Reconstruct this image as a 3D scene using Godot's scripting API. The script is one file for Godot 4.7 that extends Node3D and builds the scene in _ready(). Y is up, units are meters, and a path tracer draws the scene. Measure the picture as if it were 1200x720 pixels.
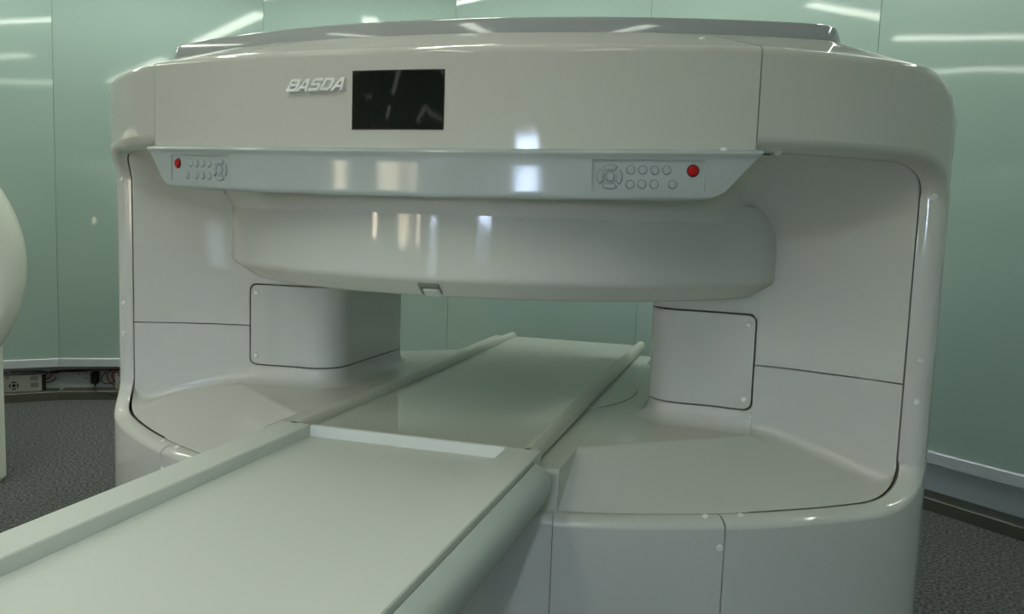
extends Node3D

# ---------------------------------------------------------------- dimensions (metres)
const ZC := -0.3            # the scanner is the same in front of and behind this plane
const FR := 1.735           # radius of its bowed front
const FZ := -1.07
const XA := 1.13
const CORNER := 0.3
const SEAM_TOP := 0.766
const SEAM_BASE := 0.752
const DECK := 0.72
const ROOM := Vector2(-1.03, 1.55)
const ROOM_R := 4.34
const CEIL := 3.0
const FACETS := 21

var M := {}
var taken := {}
var mirror_x := false
var mirror_z := false

func _ready() -> void:
	camera_and_sky()
	materials()
	room()
	ceiling_lights()
	cove_lights()
	scanner()
	patient_table()
	second_scanner()
	service_gap_things()

func camera_and_sky() -> void:
	var cam := Camera3D.new()
	cam.name = "camera"
	cam.position = Vector3(0.775, 1.266, 2.322)
	cam.rotation = Vector3(-0.10149, 0.28540, 0.03497)
	cam.fov = 41.28
	cam.near = 0.02
	add_child(cam)
	cam.current = true
	var we := WorldEnvironment.new()
	we.name = "environment"
	var env := Environment.new()
	env.background_mode = Environment.BG_SKY
	var sky := Sky.new()
	var sm := ProceduralSkyMaterial.new()
	sm.sky_top_color = Color(0.66, 0.74, 0.86)
	sm.sky_horizon_color = Color(0.76, 0.82, 0.93)
	sm.ground_bottom_color = Color(0.30, 0.33, 0.36)
	sm.ground_horizon_color = Color(0.55, 0.62, 0.72)
	sm.sky_energy_multiplier = 6.0
	sky.sky_material = sm
	env.sky = sky
	env.tonemap_mode = Environment.TONE_MAPPER_LINEAR
	env.tonemap_exposure = 0.74
	env.sdfgi_enabled = true
	env.ssao_enabled = true
	env.ssil_enabled = true
	we.environment = env
	add_child(we)

# ---------------------------------------------------------------- naming
func numbered(called: String) -> String:
	if not taken.has(called):
		taken[called] = 0
		return called
	taken[called] += 1
	return "%s_%03d" % [called, taken[called]]

func thing(called: String, label: String, category: String, at := Vector3.ZERO, group := "") -> Node3D:
	var o := Node3D.new()
	o.name = numbered(called)
	o.position = at
	add_child(o)
	tag(o, label, category, group)
	return o

func tag(o: Node, label: String, category: String, group := "") -> void:
	o.set_meta("label", label)
	o.set_meta("category", category)
	if group != "":
		o.set_meta("group", group)

func structure(called: String) -> Node3D:
	var o := Node3D.new()
	o.name = called
	add_child(o)
	o.set_meta("kind", "structure")
	return o

func part(parent: Node, called: String, mesh: Mesh, m: Material, at := Vector3.ZERO, label := "") -> MeshInstance3D:
	var o := MeshInstance3D.new()
	o.name = called
	o.mesh = mesh
	o.material_override = m
	o.position = at
	parent.add_child(o, true)
	if label != "":
		o.set_meta("label", label)
	return o

# ---------------------------------------------------------------- materials
func mat(c: Color, rough: float, metal := 0.0, spec := 0.5) -> StandardMaterial3D:
	var m := StandardMaterial3D.new()
	m.albedo_color = c
	m.roughness = rough
	m.metallic = metal
	m.metallic_specular = spec
	return m

func noise_tex(freq: float, octaves: int, seed_value: int, lo: Color, hi: Color, size := 512) -> NoiseTexture2D:
	var n := FastNoiseLite.new()
	n.seed = seed_value
	n.frequency = freq
	n.fractal_octaves = octaves
	var t := NoiseTexture2D.new()
	t.width = size
	t.height = size
	t.seamless = true
	t.noise = n
	var g := Gradient.new()
	g.set_color(0, lo)
	g.set_color(1, hi)
	t.color_ramp = g
	return t

func ripple_tex(freq: float, seed_value: int, strength: float) -> NoiseTexture2D:
	var n := FastNoiseLite.new()
	n.seed = seed_value
	n.frequency = freq
	n.fractal_octaves = 2
	var t := NoiseTexture2D.new()
	t.width = 512
	t.height = 512
	t.seamless = true
	t.noise = n
	t.as_normal_map = true
	t.bump_strength = strength
	return t

func materials() -> void:
	M.shell = mat(Color(0.87, 0.875, 0.84), 0.06)
	M.shell.normal_enabled = true
	M.shell.normal_texture = ripple_tex(0.006, 11, 3.0)
	M.shell.normal_scale = 0.12
	M.shell.uv1_triplanar = true
	M.shell.uv1_scale = Vector3(1.1, 1.1, 1.1)
	M.bar = mat(Color(0.75, 0.79, 0.785), 0.11)
	M.cap = mat(Color(0.69, 0.71, 0.72), 0.10)
	M.deck = mat(Color(0.84, 0.86, 0.82), 0.07)
	M.screw = mat(Color(0.97, 0.98, 0.97), 0.35)
	M.button = mat(Color(0.70, 0.75, 0.76), 0.35)
	M.red = mat(Color(0.78, 0.06, 0.08), 0.15)
	M.pocket = mat(Color(0.50, 0.52, 0.49), 0.5)
	M.gap_shade = mat(Color(0.50, 0.53, 0.53), 0.6)  # darker bar grey, paints the shade of the gaps round the keys
	M.black = mat(Color(0.02, 0.02, 0.02), 0.4)
	M.screen = mat(Color(0.015, 0.015, 0.016), 0.03, 0.0, 0.7)
	M.letter = mat(Color(0.97, 0.98, 0.98), 0.3)
	M.tray = mat(Color(0.88, 0.90, 0.87), 0.48)
	M.rail = mat(Color(0.87, 0.88, 0.83), 0.25)
	M.skirt = mat(Color(0.78, 0.82, 0.80), 0.4)
	M.glass = mat(Color(0.63, 0.715, 0.675), 0.05, 0.0, 0.5)
	M.glass.normal_enabled = true
	M.glass.normal_texture = ripple_tex(0.004, 5, 2.0)
	M.glass.normal_scale = 0.2
	M.glass.uv1_triplanar = true
	M.glass.uv1_scale = Vector3(0.35, 0.5, 0.35)
	M.frame = mat(Color(0.80, 0.82, 0.84), 0.3, 0.15)
	M.infill = mat(Color(0.82, 0.84, 0.86), 0.5)
	M.plinth = mat(Color(0.42, 0.42, 0.38), 0.38, 0.5)
	M.core = mat(Color(0.40, 0.46, 0.43), 0.9)
	M.ceiling = mat(Color(0.80, 0.82, 0.80), 0.9)
	M.carpet = mat(Color(1, 1, 1), 0.97, 0.0, 0.2)
	M.carpet.albedo_texture = noise_tex(0.075, 5, 3, Color(0.22, 0.225, 0.225), Color(0.56, 0.565, 0.56))
	M.carpet.uv1_triplanar = true
	M.carpet.uv1_world_triplanar = true
	M.carpet.uv1_scale = Vector3(1.5, 1.5, 1.5)
	M.lamp = mat(Color(0.9, 0.9, 0.9), 0.5)
	M.lamp.emission_enabled = true
	M.lamp.emission = Color(1.0, 1.0, 0.965)
	M.lamp.emission_energy_multiplier = 6.0
	M.warm = mat(Color(0.9, 0.88, 0.82), 0.5)
	M.warm.emission_enabled = true
	M.warm.emission = Color(1.0, 0.93, 0.80)
	M.warm.emission_energy_multiplier = 9.0
	M.pane = mat(Color(0.9, 0.95, 0.97, 0.12), 0.02)
	M.pane.transparency = BaseMaterial3D.TRANSPARENCY_ALPHA
	M.steel = mat(Color(0.70, 0.70, 0.68), 0.42, 0.35)
	M.socket = mat(Color(0.80, 0.81, 0.82), 0.35)
	M.cable_red = mat(Color(0.48, 0.07, 0.08), 0.45)
	M.amber = mat(Color(0.62, 0.36, 0.16), 0.5)
	M.brown = mat(Color(0.20, 0.13, 0.06), 0.5)

# ---------------------------------------------------------------- mesh builder
func mb() -> Dictionary:
	return {"v": PackedVector3Array(), "n": PackedVector3Array(), "u": PackedVector2Array(), "i": PackedInt32Array()}

func commit(b: Dictionary) -> ArrayMesh:
	var a := []
	a.resize(Mesh.ARRAY_MAX)
	a[Mesh.ARRAY_VERTEX] = b.v
	a[Mesh.ARRAY_NORMAL] = b.n
	a[Mesh.ARRAY_TEX_UV] = b.u
	a[Mesh.ARRAY_INDEX] = b.i
	var m := ArrayMesh.new()
	m.add_surface_from_arrays(Mesh.PRIMITIVE_TRIANGLES, a)
	return m

func put(p: Vector3) -> Vector3:
	return Vector3(-p.x if mirror_x else p.x, p.y, 2.0 * ZC - p.z if mirror_z else p.z)

# rows of points -> smooth sheet; normals point along (next in row) x (next row), or the other way when flip
func sheet(b: Dictionary, rows: Array, flip := false, rim := 0.0, skip := {}) -> void:
	var nr := rows.size()
	var nc: int = rows[0].size()
	var start: int = b.v.size()
	var g := []
	for r in rows:
		var q := PackedVector3Array()
		for p in r:
			q.append(put(p))
		g.append(q)
	if mirror_x != mirror_z:
		flip = not flip
	var sg := -1.0 if flip else 1.0
	var vv: PackedVector3Array = b.v
	var nn: PackedVector3Array = b.n
	var uu: PackedVector2Array = b.u
	var ii: PackedInt32Array = b.i
	for i in nr:
		for j in nc:
			var du: Vector3 = g[i][mini(j + 1, nc - 1)] - g[i][maxi(j - 1, 0)]
			var dv: Vector3 = g[mini(i + 1, nr - 1)][j] - g[maxi(i - 1, 0)][j]
			var n := du.cross(dv) * sg
			n = n.normalized() if n.length() > 1e-12 else Vector3.UP
			vv.append(g[i][j])
			nn.append(n)
			uu.append(Vector2(float(j) / (nc - 1), float(i) / (nr - 1)))
	for i in nr - 1:
		for j in nc - 1:
			if skip.has(Vector2i(i, j)):
				continue
			var a := start + i * nc + j
			if flip:
				ii.append_array(PackedInt32Array([a, a + 1, a + nc, a + 1, a + nc + 1, a + nc]))
			else:
				ii.append_array(PackedInt32Array([a, a + nc, a + 1, a + 1, a + nc, a + nc + 1]))
	b.v = vv
	b.n = nn
	b.u = uu
	b.i = ii
	if rim > 0.0:
		var loop := []
		for j in nc:
			loop.append(j)
		for i in range(1, nr):
			loop.append(i * nc + nc - 1)
		for j in range(nc - 2, -1, -1):
			loop.append((nr - 1) * nc + j)
		for i in range(nr - 2, -1, -1):
			loop.append(i * nc)
		for k in loop.size() - 1:
			var p: Vector3 = b.v[start + loop[k]]
			var q: Vector3 = b.v[start + loop[k + 1]]
			if p.distance_to(q) < 1e-6:
				continue
			quad(b, p, q, q - b.n[start + loop[k + 1]] * rim, p - b.n[start + loop[k]] * rim, flip)

# flat quad, points already placed; front is the side from which a-b-c-d run clockwise (anticlockwise when flip)
func quad(b: Dictionary, p: Vector3, q: Vector3, r: Vector3, s: Vector3, flip := false) -> void:
	var n := (r - p).cross(q - p)
	if n.length() < 1e-14:
		n = (s - p).cross(r - p)
	n = n.normalized() * (-1.0 if flip else 1.0)
	var a: int = b.v.size()
	for x in [p, q, r, s]:
		b.v.append(x)
		b.n.append(n)
		b.u.append(Vector2.ZERO)
	for k in ([0, 2, 1, 0, 3, 2] if flip else [0, 1, 2, 0, 2, 3]):
		b.i.append(a + k)

# box with chamfered edges, centred at c, in its own axes
func box(b: Dictionary, c: Vector3, size: Vector3, basis := Basis.IDENTITY, bev := 0.002) -> void:
	var h := size * 0.5
	bev = minf(bev, minf(h.x, minf(h.y, h.z)) * 0.9)
	var pts := {}
	for sx in [-1, 1]:
		for sy in [-1, 1]:
			for sz in [-1, 1]:
				for ax in 3:
					var p := Vector3(sx * (h.x - bev), sy * (h.y - bev), sz * (h.z - bev))
					p[ax] = [sx, sy, sz][ax] * h[ax]
					pts[[sx, sy, sz, ax]] = c + basis * p
	for ax in 3:
		var u := (ax + 1) % 3
		var w := (ax + 2) % 3
		for sg in [-1, 1]:
			var k := []
			for e in [[-1, -1], [1, -1], [1, 1], [-1, 1]]:
				var key := [0, 0, 0, ax]
				key[ax] = sg
				key[u] = e[0]
				key[w] = e[1]
				k.append(pts[key])
			outward(b, c, k[0], k[1], k[2], k[3])
		for su in [-1, 1]:
			for sw in [-1, 1]:
				var e0 := [0, 0, 0, u]
				e0[u] = su
				e0[w] = sw
				var f := []
				for t in [[-1, u], [1, u], [1, w], [-1, w]]:
					var key2 := e0.duplicate()
					key2[ax] = t[0]
					key2[3] = t[1]
					f.append(pts[key2])
				outward(b, c, f[0], f[1], f[2], f[3])
	for sx in [-1, 1]:
		for sy in [-1, 1]:
			for sz in [-1, 1]:
				var a0: Vector3 = pts[[sx, sy, sz, 0]]
				var a1: Vector3 = pts[[sx, sy, sz, 1]]
				var a2: Vector3 = pts[[sx, sy, sz, 2]]
				outward(b, c, a0, a1, a2, a2)

func outward(b: Dictionary, c: Vector3, p: Vector3, q: Vector3, r: Vector3, s: Vector3) -> void:
	var n := (r - p).cross(q - p)
	var mid := (p + q + r + s) * 0.25 - c
	quad(b, p, q, r, s, n.dot(mid) < 0.0)

# profile of (radius, height) turned round the axis "up" through c
func lathe(b: Dictionary, prof: Array, c: Vector3, up := Vector3.UP, seg := 24, flip := false) -> void:
	var e1 := up.cross(Vector3(0.31, 0.2, 0.9)).normalized()
	if absf(up.y) > 0.999:
		e1 = Vector3.RIGHT
	var e2 := e1.cross(up).normalized()
	var rows := []
	for p in prof:
		var r := PackedVector3Array()
		for k in seg + 1:
			var a := TAU * k / seg
			r.append(c + e1 * cos(a) * p.x + e2 * sin(a) * p.x + up * p.y)
		rows.append(r)
	sheet(b, rows, flip)

func tube(b: Dictionary, path: Array, r: float, seg := 8) -> void:
	var rows := []
	var last := Vector3.UP
	for i in path.size():
		var d: Vector3 = (path[mini(i + 1, path.size() - 1)] - path[maxi(i - 1, 0)]).normalized()
		var e := d.cross(last)
		if e.length() < 0.01:
			e = d.cross(Vector3.RIGHT)
		e = e.normalized()
		var f := e.cross(d).normalized()
		last = f
		var row := PackedVector3Array()
		for k in seg + 1:
			var a := TAU * k / seg
			row.append(path[i] + e * cos(a) * r + f * sin(a) * r)
		rows.append(row)
	sheet(b, rows, true)

func smooth_path(pts: Array, n := 10) -> Array:
	var c := Curve3D.new()
	for i in pts.size():
		var t: Vector3 = (pts[mini(i + 1, pts.size() - 1)] - pts[maxi(i - 1, 0)]) * 0.18
		c.add_point(pts[i], -t, t)
	var out := []
	var tot := n * (pts.size() - 1)
	for k in tot + 1:
		out.append(c.sample_baked(c.get_baked_length() * k / tot, true))
	return out

# polyline of 2D points with rounded inner corners; always the same number of points for the same input sizes
func fillet(pts: Array, radii: Array, seg := 6, straight := 3) -> Array:
	var out := [pts[0]]
	var cur: Vector2 = pts[0]
	for i in range(1, pts.size()):
		var p: Vector2 = pts[i]
		var ends := [p]
		if i < pts.size() - 1:
			var d0: Vector2 = (p - pts[i - 1])
			var d1: Vector2 = (pts[i + 1] - p)
			var cut := minf(radii[i], minf(d0.length(), d1.length()) * 0.49)
			ends = []
			var s0 := p - d0.normalized() * cut
			var s1 := p + d1.normalized() * cut
			for k in seg + 1:
				var t := float(k) / seg
				ends.append(s0 * (1 - t) * (1 - t) + p * 2.0 * t * (1 - t) + s1 * t * t)
		for k in range(1, straight):
			out.append(cur.lerp(ends[0], float(k) / straight))
		for e in ends:
			out.append(e)
		cur = ends[ends.size() - 1]
	return out

# ---------------------------------------------------------------- room
func wall_point(az: float, r: float, y: float) -> Vector3:
	return Vector3(ROOM.x + sin(az) * r, y, ROOM.y - cos(az) * r)

func room() -> void:
	var fl := structure("floor")
	var b := mb()
	var n := FACETS
	var a0 := deg_to_rad(-1.9)
	var st := TAU / n
	# floor and ceiling: thick discs with the facets' outline
	for which in 2:
		b = mb()
		var y0 := 0.0 if which == 0 else CEIL
		var y1 := -0.1 if which == 0 else CEIL + 0.1
		for k in n:
			var p := wall_point(a0 + k * st, ROOM_R + 0.25, y0)
			var q := wall_point(a0 + (k + 1) * st, ROOM_R + 0.25, y0)
			var c := Vector3(ROOM.x, y0, ROOM.y)
			var up := Vector3(0, y1 - y0, 0)
			quad(b, c, p, q, q, which == 1)
			quad(b, c + up, p + up, q + up, q + up, which == 0)
			quad(b, p, p + up, q + up, q, which == 1)
		if which == 0:
			part(fl, "carpet", commit(b), M.carpet)
		else:
			part(structure("ceiling"), "ceiling_board", commit(b), M.ceiling)
	var walls := {}
	for s in ["wall_back", "wall_left", "wall_right", "wall_front"]:
		walls[s] = structure(s)
	var lows := {}
	for k in n:
		var am := fposmod(rad_to_deg(a0 + (k + 0.5) * st) + 180.0, 360.0) - 180.0
		var side := "wall_back" if absf(am) < 45 else ("wall_front" if absf(am) > 135 else ("wall_left" if am < 0 else "wall_right"))
		facet(walls[side], k, a0 + k * st, a0 + (k + 1) * st, am)

func facet(wall: Node3D, k: int, az0: float, az1: float, am: float) -> void:
	var p := wall_point(az0, ROOM_R, 0)
	var q := wall_point(az1, ROOM_R, 0)
	var u := (q - p).normalized()
	var w := p.distance_to(q)
	var mid := (p + q) * 0.5
	var inw := (Vector3(ROOM.x, 0, ROOM.y) - mid).normalized()
	var bs := Basis(u, Vector3.UP, u.cross(Vector3.UP))
	var fr := [mid, u, inw]
	var hole := Rect2()
	if k == 9:
		hole = Rect2(-0.60, 0.85, 0.55, 1.15)
	elif k == 10:
		hole = Rect2(0.12, 0.72, 0.36, 0.62)
	elif k == 11:
		hole = Rect2(-0.50, 1.02, 0.95, 0.85)
	elif k == 12:
		hole = Rect2(-0.10, 1.02, 0.30, 0.85)
	var bits := [Rect2(-w / 2 + 0.0004, 0.28, w - 0.0008, CEIL - 0.28)]
	var walling := [Rect2(-w / 2 - 0.03, -0.05, w + 0.06, CEIL + 0.1)]
	if hole.size.x > 0:
		bits = around(bits[0], hole)
		walling = around(walling[0], hole)
	for r in bits:
		var b := mb()
		box(b, on_facet(fr, r.position.x + r.size.x / 2, r.position.y + r.size.y / 2, -0.006), Vector3(r.size.x, r.size.y, 0.012), bs, 0.0015)
		part(wall, "glass_panel", commit(b), M.glass)
	for r in walling:
		var b := mb()
		box(b, on_facet(fr, r.position.x + r.size.x / 2, r.position.y + r.size.y / 2, -0.21), Vector3(r.size.x, r.size.y, 0.12), bs, 0.001)
		part(wall, "backing_wall", commit(b), M.core)
	# bottom rail under the glass, the service gap under it and the plinth
	var b2 := mb()
	box(b2, on_facet(fr, 0, 0.25, -0.0), Vector3(w - 0.002, 0.058, 0.05), bs, 0.004)
	part(wall, "bottom_rail", commit(b2), M.frame)
	b2 = mb()
	box(b2, on_facet(fr, 0, 0.15, -0.115), Vector3(w + 0.04, 0.25, 0.02), bs, 0.001)
	part(wall, "gap_panel", commit(b2), M.infill)
	b2 = mb()
	box(b2, on_facet(fr, 0, 0.029, -0.04), Vector3(w - 0.002, 0.058, 0.13), bs, 0.003)
	part(wall, "plinth", commit(b2), M.plinth)
	if hole.size.x > 0:
		var win := structure("window_%d" % (k - 8))
		var f := mb()
		var cx := hole.position.x + hole.size.x / 2
		var cy := hole.position.y + hole.size.y / 2
		for sx in [-1, 1]:
			box(f, on_facet(fr, cx + sx * (hole.size.x / 2 - 0.02), cy, -0.06), Vector3(0.04, hole.size.y, 0.2), bs, 0.004)
			box(f, on_facet(fr, cx, cy + sx * (hole.size.y / 2 - 0.02), -0.06), Vector3(hole.size.x - 0.08, 0.04, 0.2), bs, 0.004)
		part(win, "window_frame", commit(f), M.frame)
		if k > 10:
			for xm in ([-0.18] if k == 11 else []):
				f = mb()
				box(f, on_facet(fr, cx + xm, cy, -0.06), Vector3(0.24, hole.size.y - 0.08, 0.12), bs, 0.004)
				part(win, "mullion", commit(f), M.frame)
		f = mb()
		box(f, on_facet(fr, cx, cy, -0.10), Vector3(hole.size.x - 0.08, hole.size.y - 0.08, 0.006), bs, 0.001)
		part(win, "pane", commit(f), M.pane if k < 11 else M.warm)
		var l := AreaLight3D.new()
		l.name = "window_light"
		l.area_size = Vector2(hole.size.x - 0.1, hole.size.y - 0.1)
		l.light_color = Color(0.88, 0.94, 1.0) if k < 11 else Color(1.0, 0.93, 0.82)
		l.light_energy = 0.1 if k < 11 else 0.3
		l.area_range = 12.0
		l.shadow_enabled = true
		win.add_child(l)
		l.look_at_from_position(on_facet(fr, cx, cy, 0.06), on_facet(fr, cx, cy, 1.0), Vector3.UP)

func on_facet(fr: Array, x: float, y: float, d: float) -> Vector3:
	return fr[0] + fr[1] * x + Vector3(0, y, 0) + fr[2] * d

func around(r: Rect2, h: Rect2) -> Array:
	return [Rect2(r.position.x, r.position.y, h.position.x - r.position.x, r.size.y), Rect2(h.end.x, r.position.y, r.end.x - h.end.x, r.size.y),
		Rect2(h.position.x, r.position.y, h.size.x, h.position.y - r.position.y), Rect2(h.position.x, h.end.y, h.size.x, r.end.y - h.end.y)]

func ceiling_lights() -> void:
	var where := [[-3.4, 0.2, 2.0, "nearest the round scanner"], [-3.4, 2.9, 2.0, "far left behind the viewer"], [-1.9, -0.3, 1.7, "over the gap left of the big scanner"], [-1.9, 2.9, 2.4, "left of the table"], [-0.4, 0.0, 1.8, "over the middle of the big scanner"], [-0.4, 2.9, 2.4, "over the foot of the table"], [1.1, 2.9, 2.4, "over the viewer"]]
	for w in where:
		var t := thing("ceiling_light", "long white strip light on the ceiling " + w[3], "ceiling light", Vector3(w[0], CEIL, w[1]), "strip lights on the ceiling")
		var len: float = w[2]
		var b := mb()
		box(b, Vector3(0, -0.02, 0), Vector3(0.17, 0.04, len + 0.04), Basis.IDENTITY, 0.006)
		part(t, "housing", commit(b), M.frame)
		b = mb()
		box(b, Vector3(0, -0.047, 0), Vector3(0.13, 0.012, len), Basis.IDENTITY, 0.003)
		part(t, "diffuser", commit(b), M.lamp)
		var l := AreaLight3D.new()
		l.name = "lamp_light"
		l.area_size = Vector2(0.13, len)
		l.light_color = Color(0.975, 1.0, 0.925)
		l.light_energy = 1.0
		l.shadow_enabled = true
		l.area_range = 12.0
		t.add_child(l)
		l.position = Vector3(0, -0.06, 0)
		l.rotation = Vector3(-PI / 2, 0, 0)

func cove_lights() -> void:
	var sides := {-3: "furthest to the left", -2: "second from the left", -1: "third from the left", 0: "right of the middle seam", 1: "behind the right half of the scanner", 2: "second from the right", 3: "furthest to the right"}
	var st := TAU / FACETS
	for k in range(-3, 4):
		var am := deg_to_rad(-1.9) + (k + 0.5) * st
		var p := wall_point(am, ROOM_R * cos(st / 2) - 0.42, CEIL)
		var t := thing("cove_light", "slim strip light washing the glass back wall, " + sides[k], "cove light", p, "strip lights along the back wall")
		t.rotation.y = -am
		var b := mb()
		box(b, Vector3(0, -0.08, 0), Vector3(1.16, 0.16, 0.11), Basis.IDENTITY, 0.005)
		part(t, "housing", commit(b), M.frame)
		b = mb()
		box(b, Vector3(0, -0.165, 0), Vector3(1.12, 0.010, 0.08), Basis.IDENTITY, 0.003)
		part(t, "diffuser", commit(b), M.lamp)
		var l := AreaLight3D.new()
		l.name = "lamp_light"
		l.area_size = Vector2(1.12, 0.08)
		l.light_color = Color(0.97, 1.0, 0.97)
		l.light_energy = 0.62
		l.area_range = 12.0
		l.shadow_enabled = true
		t.add_child(l)
		l.position = Vector3(0, -0.176, 0)
		l.rotation = Vector3(-PI / 2, 0, 0)

# ---------------------------------------------------------------- scanner: outline helpers
func sag(x: float) -> float:
	return -0.019 * maxf(0.0, 1.0 - x * x / 0.593)

func front(x: float) -> float:
	return FZ + sqrt(FR * FR - x * x)

func s_of(x: float) -> float:
	return FR * asin(x / FR)

func s_half() -> float:
	return FR * asin(XA / FR) + CORNER * (PI / 2 - asin(XA / FR)) + (front(XA) - CORNER * cos(asin(XA / FR)) - ZC)

# point and outward normal of the plan outline, s metres along it from the middle of the front: [x, z, nx, nz]
func outline(s: float) -> Array:
	var ta := asin(XA / FR)
	var s1 := FR * ta
	if s <= s1:
		var a := s / FR
		return [FR * sin(a), FZ + FR * cos(a), sin(a), cos(a)]
	var cx := XA - CORNER * sin(ta)
	var cz := front(XA) - CORNER * cos(ta)
	var s2 := s1 + CORNER * (PI / 2 - ta)
	if s <= s2:
		var a := ta + (s - s1) / CORNER
		return [cx + CORNER * sin(a), cz + CORNER * cos(a), sin(a), cos(a)]
	return [cx + CORNER, cz - (s - s2), 1.0, 0.0]

const MOUTH_S := 1.380
const MOUTH_TOP := 1.470
const MOUTH_LOW := 0.603
const MOUTH_A := 0.20
const MOUTH_B := 0.11
const LIP_B := 0.035
const LIP_N := 0.055

# stations along the mouth from the seam to its outer side: [s, drop, path angle]
func mouth_stations(s0: float) -> Array:
	var out := []
	var s1 := MOUTH_S - MOUTH_A
	for k in 13:
		out.append([lerpf(s0, s1, k / 13.0), 0.0, 0.0])
	for k in 17:
		var f := PI / 2 * k / 16.0
		out.append([s1 + MOUTH_A * sin(f), MOUTH_B * (1 - cos(f)), atan2(MOUTH_B * sin(f), MOUTH_A * cos(f))])
	return out

# the lip that rolls from the shell into the mouth; t 0..1; top = +1 above the mouth, -1 below
func lip(st: Array, t: float, top: float, gap := 0.0) -> Vector3:
	var o := outline(st[0])
	var n := Vector3(o[2], 0, o[3])
	var along := Vector3(o[3], 0, -o[2])
	var y: float = MOUTH_TOP - st[1] if top > 0 else MOUTH_LOW + st[1]
	var w := clampf(st[2] / (PI / 2), 0.0, 1.0)
	var lb := lerpf(0.031 if top > 0 else 0.022, LIP_B, w)
	var ln := lerpf(0.046 if top > 0 else 0.040, LIP_N, w)
	var into: Vector3 = -along * sin(st[2]) - Vector3(0, top, 0) * cos(st[2])
	var f := PI / 2 * t
	return Vector3(o[0], y, o[1]) + into * lb * sin(f) - n * (ln * (1 - cos(f)) + gap)

# strip that turns in from the edge of a groove, away from the mouth
func turn_in(b: Dictionary, sts: Array, top: float, gap: float, flip: bool) -> void:
	var a := PackedVector3Array()
	var c := PackedVector3Array()
	for st in sts:
		var o := outline(st[0])
		var into: Vector3 = -Vector3(o[3], 0, -o[2]) * sin(st[2]) - Vector3(0, top, 0) * cos(st[2])
		var p := lip(st, 1.0, top, gap)
		a.append(p)
		c.append(p - into * 0.014)
	sheet(b, [a, c], flip)

func upright_stations() -> Array:
	var out := []
	for k in 9:
		out.append([MOUTH_S, lerpf(MOUTH_B, MOUTH_TOP - MOUTH_LOW - MOUTH_B, k / 8.0), PI / 2])
	return out

func top_round(s: float) -> float:
	return lerpf(0.019, 0.14, smoothstep(1.16, 1.52, s))

const TOP_Y := 1.66
const CAP_K := 0.775
const CAP_Y := 1.725

# shell above height y at station s, over the top edge and in to the foot of the cap
func upper_column(s: float, ylow: float, sgn := 1.0, dy := 0.0) -> Array:
	var o := outline(absf(s))
	var x: float = o[0] * sgn
	var n := Vector3(o[2] * sgn, 0, o[3])
	var base := Vector3(x, 0, o[1])
	var r := top_round(absf(s))
	var yt := TOP_Y + dy
	var out := []
	for k in 7:
		out.append(base + Vector3(0, lerpf(ylow, yt - r, k / 6.0), 0))
	for k in range(1, 9):
		var f := deg_to_rad(74.0) * k / 8.0
		out.append(base - n * r * (1 - cos(f)) + Vector3(0, yt - r + r * sin(f), 0))
	var last: Vector3 = out[out.size() - 1]
	var cp := cap_outline(absf(s) / s_half()) * 0.99
	var goal := Vector3(cp.x * sgn, CAP_Y + sag(cp.x * 0.77) * 0.6, cp.y)
	for k in range(1, 7):
		out.append(last.lerp(goal, k / 6.0))
	return out

# outline of the cap, f 0..1 from the middle of the front to the middle of the end
func cap_outline(f: float) -> Vector2:
	var r := 2.0
	var xa := 0.895
	var c := 0.09
	var ta := asin(xa / r)
	var l1 := r * ta
	var l2 := c * (PI / 2 - ta)
	var za := 0.452 - r + r * cos(ta)
	var cx := xa - c * sin(ta)
	var cz := za - c * cos(ta)
	var l3 := cz - ZC
	var d := f * (l1 + l2 + l3)
	if d < l1:
		return Vector2(r * sin(d / r), 0.452 - r + r * cos(d / r))
	if d < l1 + l2:
		var a := ta + (d - l1) / c
		return Vector2(cx + c * sin(a), cz + c * cos(a))
	return Vector2(cx + c, cz - (d - l1 - l2))

func transpose(cols: Array) -> Array:
	var rows := []
	for i in cols[0].size():
		var r := PackedVector3Array()
		for c in cols:
			r.append(c[i])
		rows.append(r)
	return rows

func groove(s: float, top: float) -> Vector3:
	return lip([s, 0.0, 0.0], 1.0, top)

func col_z(x: float) -> float:
	return 0.012 + 0.126 * pow(clampf((x - 0.76) / 0.39, 0.0, 1.2), 1.4)

func slope_z(x: float) -> float:
	return 0.376 - 0.75 * (x - 0.386)

func crease_y(x: float) -> float:
	return lerpf(1.25, 1.31, smoothstep(0.8, 1.15, x))

func pole_z(x: float) -> float:
	return ZC - 0.02 + sqrt(maxf(0.0, 0.90 * 0.90 - x * x))

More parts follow.
